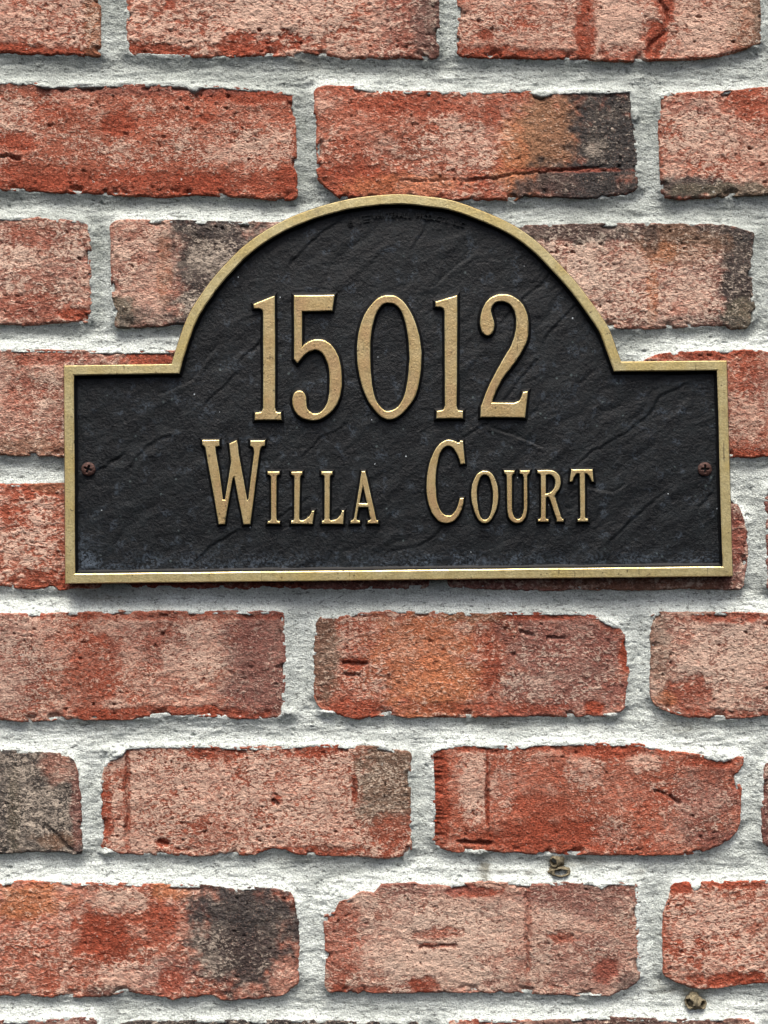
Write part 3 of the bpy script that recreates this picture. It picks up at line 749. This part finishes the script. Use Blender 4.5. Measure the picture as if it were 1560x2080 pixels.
def plate():
    st = 2.7
    xs = np.arange(130, 1492, st); ys = np.arange(396, 1190, st)
    X, Y = np.meshgrid(xs, ys)
    pm = offset(outl, -11)
    ins = inside(pm, X, Y)
    a = R(-42); c, s = math.cos(a), math.sin(a)
    U = X * c + Y * s; V = -X * s + Y * c
    wu = 26 * fbm(X / 60, Y / 60, 401, 3)
    n = fbm((U + wu) / 150, (V + wu) / 42, 403, 3)
    ter = n * 6.0
    fl = np.floor(ter); fr = ter - fl
    H = .34 * (fl + sstep(.0, .07, fr) * 1.0) + .3 * n
    n2 = fbm((U - wu) / 60, (V + wu) / 15, 409, 3)
    H = H + .28 * n2 + .34 * fbm(X / 9, Y / 7, 413, 3, .6) + .25 * noise(X / 4.5, Y / 4.2, 417)
    for k, line in enumerate(CRACKS):
        P = np.array(line, float)
        dmin = np.full(X.shape, 1e9); side = np.zeros(X.shape)
        for p, q in zip(P[:-1], P[1:]):
            d = q - p; L = np.hypot(*d)
            t = np.clip(((X - p[0]) * d[0] + (Y - p[1]) * d[1]) / L ** 2, 0, 1)
            dx, dy = X - p[0] - t * d[0] + 5 * wu / 26 * 1.2, Y - p[1] - t * d[1] + 5 * wu / 26
            dist = np.hypot(dx, dy); cr = (d[0] * dy - d[1] * dx) / L
            m = dist < dmin; dmin = np.where(m, dist, dmin); side = np.where(m, cr, side)
        H = H - 1.8 * sstep(2.6, .6, dmin) + .75 * np.sign(side) * sstep(15, 0, dmin) * sstep(0, 1.5, dmin)
    H = np.clip(H, -3.2, 3.2) + H_PLATE
    k = (DIST - H_PLATE * S) / DIST
    Xw = CX + (X - CX) * k; Yw = CY + (Y - CY) * k
    Vv = to_world(Xw, Yw, H).reshape(-1, 3)
    keep = ins[:-1, :-1] & ins[1:, 1:] & ins[1:, :-1] & ins[:-1, 1:]
    Q = grid_quads(len(xs), len(ys), keep)
    used, Q = compact(Vv, Q)
    Vv = Vv[used]
    dust = .9 * sstep(1105, 1165, Y) + .5 * sstep(60, 5, np.abs(X - 175)) * sstep(1000, 1120, Y) + .25 * sstep(200, 20, np.abs(Y - 760)) * sstep(.0, .4, noise(X / 60, Y / 30, 421))
    dust = np.clip(dust * (0.55 + 1.1 * fbm(X / 45, Y / 30, 423, 3)) + .35 * sstep(.2, .5, fbm(X / 30, Y / 30, 427, 2)), 0, 1).ravel()[used]
    # flat back
    bp = at(offset(outl, -1.5), H_BACK)
    tri = np.array(tessellate_polygon([[Vector((p[0], p[1], 0)) for p in bp]])) + len(Vv)
    Vb = to_world(bp[:, 0], bp[:, 1], H_BACK)
    o = mesh_np('plate', np.concatenate([Vv, Vb]), quads=Q, tris=tri, mats=[M_plate], parent=plaque)
    attr_f(o, 'dust', np.concatenate([dust, np.zeros(len(Vb))]))
    o['label'] = 'black slate-textured face panel with chalky bloom along its foot'
plate()

G1 = (480, 560, 2.4375); G2 = (390, 870, 3.7143); G3 = (830, 870, 3.7143)
GLYPHS = [
 ('digit', 'gold numeral 1 at the start of the house number', G1, [(189,100,1),(191,300,1),(191,655,1),(196,672),(205,677,1),(220,677,1),(222,714,1),(93,715,1),(93,679,1),(112,677,1),(125,673),(134,655,1),(134,190,1),(130,172),(115,163),(100,162,1),(88,161,1),(86,141,1)], []),
 ('digit', 'gold numeral 5', G1, [(286,99,1),(485,96,1),(474,173,1),(324,177,1),(324,355,1),(345,335),(375,320),(405,316),(440,323),(475,350),(500,390),(515,440),(521,500),(519,560),(508,610),(485,655),(450,690),(415,710),(380,716),(345,711),(315,697),(292,672),(281,640),(279,610),(288,582),(310,570),(332,577),(344,600),(345,630),(352,660),(370,678),(390,684),(410,680),(432,662),(450,630),(460,585),(463,530),(462,480),(455,440),(440,403),(420,378),(395,367),(370,372),(345,386),(325,405),(312,422),(302,432,1),(287,413,1),(288,300,1)], []),
 ('digit', 'gold numeral 0', G1, [(757,97),(800,108),(840,145),(875,205),(900,280),(914,360),(914,440),(905,520),(885,595),(850,650),(805,695),(757,712),(715,695),(670,645),(635,580),(612,500),(600,420),(599,350),(607,280),(628,210),(660,155),(705,110)],
   [[(752,134),(790,145),(820,180),(840,240),(852,310),(858,390),(854,470),(845,540),(830,600),(800,650),(752,672),(715,652),(690,615),(675,560),(666,490),(662,400),(664,310),(675,240),(695,180),(722,145)]]),
 ('digit', 'gold numeral 1 between the 0 and the 2', G1, [(1093,98,1),(1092,350,1),(1090,645,1),(1094,660),(1102,668,1),(1121,670,1),(1120,706,1),(992,707,1),(993,671,1),(1012,668,1),(1026,662),(1034,645,1),(1032,180,1),(1026,163),(1010,155),(1000,155,1),(988,153,1),(986,130,1)], []),
 ('digit', 'gold numeral 2', G1, [(1211,650,1),(1245,560),(1290,470),(1330,400),(1362,345),(1380,290),(1387,230),(1380,180),(1358,145),(1325,128),(1290,130),(1268,148),(1260,175),(1268,205),(1276,240),(1270,275),(1252,295),(1228,290),(1212,262),(1208,225),(1215,180),(1235,135),(1268,105),(1310,93),(1355,97),(1395,120),(1425,155),(1442,205),(1446,260),(1438,320),(1415,370),(1385,420),(1350,465),(1320,505),(1295,550),(1275,595),(1265,630,1),(1375,631,1),(1400,620),(1412,600),(1420,577,1),(1443,573,1),(1428,702,1),(1210,700,1)], []),
 ('letter', 'tall gold capital W', G2, [(78,91,1),(204,89,1),(206,133,1),(175,138,1),(178,170,1),(208,350,1),(232,538,1),(250,540,1),(297,250,1),(283,116,1),(338,92,1),(345,130,1),(350,190,1),(416,543,1),(426,535,1),(470,180,1),(465,150),(455,140,1),(442,130,1),(441,94,1),(549,93,1),(547,130,1),(522,142),(510,170,1),(438,722,1),(390,724,1),(318,360,1),(304,380,1),(245,722,1),(203,724,1),(105,160,1),(98,140),(80,125,1)], []),
 ('letter', 'small gold capital I', G2, [(573,327,1),(660,327,1),(658,348,1),(645,353),(635,372,1),(636,680,1),(642,697),(662,703,1),(662,720,1),(572,720,1),(574,703,1),(592,697),(599,680,1),(597,372,1),(590,355),(573,348,1)], []),
 ('letter', 'first small gold capital L', G2, [(750,330,1),(832,328,1),(830,350,1),(820,356),(813,375,1),(808,680,1),(815,694),(830,697,1),(855,688),(885,665),(900,640),(905,624,1),(921,624,1),(908,722,1),(750,720,1),(750,700,1),(765,695),(773,680,1),(775,375,1),(770,358),(752,350,1)], []),
 ('letter', 'second small gold capital L', G2, [(978,328,1),(1058,327,1),(1058,348,1),(1046,355),(1038,372,1),(1036,680,1),(1042,694),(1055,697,1),(1085,688),(1112,668),(1128,640),(1132,622,1),(1147,622,1),(1138,722,1),(980,720,1),(982,700,1),(994,696),(1002,680,1),(1002,372,1),(996,356),(978,348,1)], []),
 ('letter', 'small gold capital A', G2, [(1281,324,1),(1305,324,1),(1320,380,1),(1385,675,1),(1392,692),(1403,700,1),(1403,718,1),(1328,718,1),(1328,700,1),(1342,695),(1347,685,1),(1331,595,1),(1255,592,1),(1240,680,1),(1244,692),(1266,700,1),(1265,717,1),(1198,718,1),(1200,700,1),(1215,692),(1225,675,1)],
   [[(1290,422,1),(1322,568,1),(1262,566,1)]]),
 ('letter', 'tall gold capital C', G3, [(410,96,1),(412,130,1),(424,265,1),(394,270,1),(385,235),(365,190),(340,150),(310,133),(285,133),(260,150),(235,190),(218,250),(207,320),(202,400),(205,480),(213,550),(230,600),(255,640),(290,660),(325,655),(350,630),(370,590),(380,555),(388,528,1),(415,528,1),(408,575),(395,620),(370,665),(335,700),(290,714),(245,706),(205,675),(175,630),(150,560),(138,480),(138,400),(148,310),(170,230),(200,165),(240,115),(285,90),(320,90),(350,100),(370,110),(382,108),(388,96,1)], []),
 ('letter', 'small gold capital O', G3, [(575,322),(610,330),(640,360),(662,410),(673,470),(674,530),(665,590),(645,645),(615,695),(575,716),(535,697),(505,645),(485,580),(474,510),(477,450),(490,400),(515,350),(545,328)],
   [[(575,348),(600,358),(620,395),(634,450),(639,510),(635,570),(622,635),(600,680),(572,692),(545,675),(528,630),(518,570),(513,500),(517,440),(530,390),(550,358)]]),
 ('letter', 'small gold capital U', G3, [(722,320,1),(798,322,1),(796,340,1),(785,346),(778,360,1),(777,600,1),(785,645),(800,675),(825,688),(850,672),(865,640),(872,600,1),(870,370,1),(862,350),(840,340,1),(840,320,1),(914,320,1),(910,340,1),(900,346),(893,365,1),(893,600,1),(888,640),(875,680),(850,706),(820,714),(790,708),(762,680),(750,640),(746,600,1),(742,365,1),(736,347),(723,338,1)], []),
 ('letter', 'small gold capital R', G3, [(972,318,1),(1060,316,1),(1100,325),(1130,350),(1145,390),(1143,430),(1130,465),(1110,490),(1100,510,1),(1150,670,1),(1156,682),(1168,688,1),(1166,704,1),(1120,704,1),(1118,685,1),(1068,535),(1055,518),(1042,518),(1033,530,1),(1033,675,1),(1040,685),(1054,690,1),(1052,704,1),(978,704,1),(978,690,1),(992,684),(1000,670,1),(1000,360,1),(994,347),(974,338,1)],
   [[(1032,352,1),(1060,346,1),(1085,356),(1105,385),(1108,420),(1095,460),(1070,485),(1045,495,1),(1034,495,1)]]),
 ('letter', 'small gold capital T', G3, [(1228,311,1),(1385,311,1),(1394,402,1),(1383,402,1),(1372,375),(1355,350),(1340,340),(1328,345,1),(1330,670,1),(1336,680),(1352,685,1),(1352,704,1),(1278,704,1),(1279,687,1),(1292,680),(1297,665,1),(1293,345,1),(1280,338),(1262,345),(1245,372),(1233,402,1),(1218,402,1)], []),
]
for kind, lab, (ox, oy, f), outer, holes in GLYPHS:
    def tr(pts): return smooth_outline([((p[0] / f + ox), (p[1] / f + oy)) + tuple(p[2:]) for p in pts], step=4)
    big = kind == 'digit'
    o = raised(kind, tr(outer), [tr(h) for h in holes], H_PLATE, H_TXT if big else H_TXT - 1.5, plaque, 7.6 if big else 6.4, [M_gold, M_edge, M_rub], bev=1.6 if big else 1.2)
    o['label'] = lab

# maker's line cast along the crown of the arch, black on black
def makers_line():
    chars = [('\u00a9', 712, 456, 13)]
    word = 'WHITEHALL PRODUCTS LLC'
    cx, cy, rad = 812.0, 862.0, 424.0
    a0, a1 = math.atan2(-(441 - cy), 764 - cx), math.atan2(-(462 - cy), 938 - cx)
    verts = []; faces = []
    def glyph(ch, px, py, size, rot):
        cu = bpy.data.curves.new('tmp', 'FONT'); cu.body = ch; cu.align_x = 'CENTER'; cu.align_y = 'CENTER'
        cu.size = size * S * 1.25; cu.extrude = 1.5 * S; cu.resolution_u = 3
        ob = bpy.data.objects.new('tmp', cu); scene.collection.objects.link(ob)
        dg = bpy.context.evaluated_depsgraph_get(); dg.update()
        me = bpy.data.meshes.new_from_object(ob.evaluated_get(dg))
        base = len(verts)
        org = to_world(px, py, H_PLATE + 2.2)
        c, s = math.cos(rot), math.sin(rot)
        for v in me.vertices:
            x, y, z = v.co
            verts.append((org[0] + x * c - y * s, org[1] - z, org[2] + x * s + y * c))
        for p in me.polygons: faces.append([base + q for q in p.vertices])
        bpy.data.objects.remove(ob); bpy.data.meshes.remove(me); bpy.data.curves.remove(cu)
    for ch, x, y, sz in chars:
        p = at([(x, y)], H_PLATE)[0]; glyph(ch, p[0], p[1], sz, .22)
    n = len(word)
    for i, ch in enumerate(word):
        if ch == ' ': continue
        a = a0 + (a1 - a0) * i / (n - 1)
        p = at([(cx + rad * math.cos(a), cy - rad * math.sin(a))], H_PLATE)[0]
        glyph(ch, p[0], p[1], 11.5, a - math.pi / 2)
    # small framed emblem before the words: an open box with a bar
    for (x0, y0, x1, y1) in ((733, 437, 753, 440), (731, 440, 734, 454), (738, 444, 751, 447), (738, 450, 752, 452)):
        q = at([(x0, y0), (x1, y0), (x1, y1), (x0, y1)], H_PLATE); base = len(verts)
        for h in (H_PLATE - 2, H_PLATE + 2.6): verts.extend(map(tuple, to_world(q[:, 0], q[:, 1] + (q[:, 0] - 742) * -.12, h)))
        faces.extend([[base + 4, base + 5, base + 6, base + 7]] + [[base + k, base + (k + 1) % 4, base + 4 + (k + 1) % 4, base + 4 + k] for k in range(4)])
    V = np.array(verts); org = V.mean(0)
    me = bpy.data.meshes.new('maker_mark'); me.from_pydata((V - org).tolist(), [], faces); me.materials.append(M_plate)
    o = bpy.data.objects.new('maker_mark', me); link(o, plaque); o.location = Vector(org) - plaque.location
    o['label'] = 'tiny cast maker lettering, black on black, under the crown of the arch'
makers_line()

# screws: domed head with a cross recess, one at either end
def screw(px, py, rot):
    p = at([(px, py)], H_PLATE)[0]
    rad = 14.0
    rs = np.array([0, 1, 2, 3, 4, 5, 6, 7, 8, 9.2, 10.4, 11.6, 12.6, 13.4, 13.9, 14.0]); na = 56
    A = np.arange(na) / na * 2 * np.pi
    Rg, Ag = np.meshgrid(rs, A)
    x = Rg * np.cos(Ag); y = Rg * np.sin(Ag)
    c, s = math.cos(rot), math.sin(rot); xr, yr = x * c + y * s, -x * s + y * c
    h = 5.5 * np.sqrt(np.maximum(1 - (Rg / 14.6) ** 2, 0)) + .4 * noise(x / 3, y / 3, 500)
    arm = np.maximum(sstep(2.3, 1.3, np.abs(xr)) * sstep(8.6, 6.6, np.abs(yr)), sstep(2.3, 1.3, np.abs(yr)) * sstep(8.6, 6.6, np.abs(xr)))
    h = h - 7.5 * arm
    h[:, -1] = -4
    i = np.arange(na); j = (i + 1) % na; n = len(rs)
    Q = np.concatenate([np.stack([i * n + k, i * n + k + 1, j * n + k + 1, j * n + k], -1) for k in range(n - 1)])
    mi = []
    am = arm
    for k in range(n - 1): mi.append(((am[i, k] + am[i, k + 1] + am[j, k]) > 2.2).astype(int))
    o = mesh_np('screw', to_world(p[0] + x, p[1] + y, H_PLATE + 1.5 + h).reshape(-1, 3), quads=Q, mats=[M_rust, M_slot], parent=plaque, mat_idx=np.concatenate(mi))
    o['label'] = 'rusty cross-head screw'
screw(180, 953, .35); screw(1431, 953, .0)

# ------------------------------------------------------------------ old mud cells of a wasp in the joints
def mud_nest(label, cells, base, ring_mat=M_mud):
    n0 = empty('mud_nest', to_world(*base))
    n0['label'] = label; n0['category'] = 'wasp nest'; n0['group'] = 'mud wasp cells in the mortar joints'
    for (cx, cy, h, rx, ry, depth, tilt, yaw, a0, a1, sd) in cells:
        # a broken pot: outer wall, thick rolled lip, inner wall and floor
        prof = [(1.55, -depth), (1.48, -depth * .8), (1.36, -depth * .6), (1.30, -depth * .45), (1.18, -depth * .28), (1.14, -depth * .15), (1.04, 0), (.95, 1.8), (.84, 1.6), (.75, -.8), (.76, -depth * .2), (.90, -depth * .4), (.95, -depth * .6), (.70, -depth * .78), (0.02, -depth * .8)]
        na = 40
        A = R(a0) + (R(a1) - R(a0)) * np.arange(na + 1) / na
        P = np.array(prof)
        rr, AA = np.meshgrid(P[:, 0], A); dd, _ = np.meshgrid(P[:, 1], A)
        wob = 1 + .07 * np.sin(dd * 1.3 + 3 * np.cos(AA)) * (rr > 1.02) + .34 * noise(np.cos(AA) * 2.3 + rr, np.sin(AA) * 1.7 + dd / 9, sd) + .05 * noise(np.cos(AA) * 6 + dd / 3, np.sin(AA) * 6, sd + 2)
        x = rx * rr * np.cos(AA) * wob; y = ry * rr * np.sin(AA) * wob; z = dd + 1.5 * noise(np.cos(AA) * 2.5, np.sin(AA) * 2.5, sd + 4)
        ct, st = math.cos(R(tilt)), math.sin(R(tilt)); cy_, sy_ = math.cos(R(yaw)), math.sin(R(yaw))
        y, z = y * ct - z * st, y * st + z * ct
        x, z = x * cy_ + z * sy_, -x * sy_ + z * cy_
        n = len(prof)
        Q = grid_quads(n, na + 1)
        o = mesh_np('mud_cell', to_world(cx + x, cy + y, h + z).reshape(-1, 3), quads=Q, mats=[ring_mat], parent=n0)
    return n0
mud_nest('broken mud wasp nest with two open cells in the joint above the lowest full course', [(1139, 1772, 1, 17, 8.5, 22, 6, 3, 0, 360, 3), (1125, 1752, -2, 9.5, 10, 20, -8, -34, 0, 360, 9)], (1135, 1785, -14))
mud_nest('curled mud wasp nest remnant in the bottom right joint near the picture edge', [(1401, 2038, 0, 10.5, 12, 22, -4, -40, 0, 360, 14), (1428, 2041, -2, 10.5, 9, 22, 6, 38, 0, 360, 21)], (1415, 2055, -14))
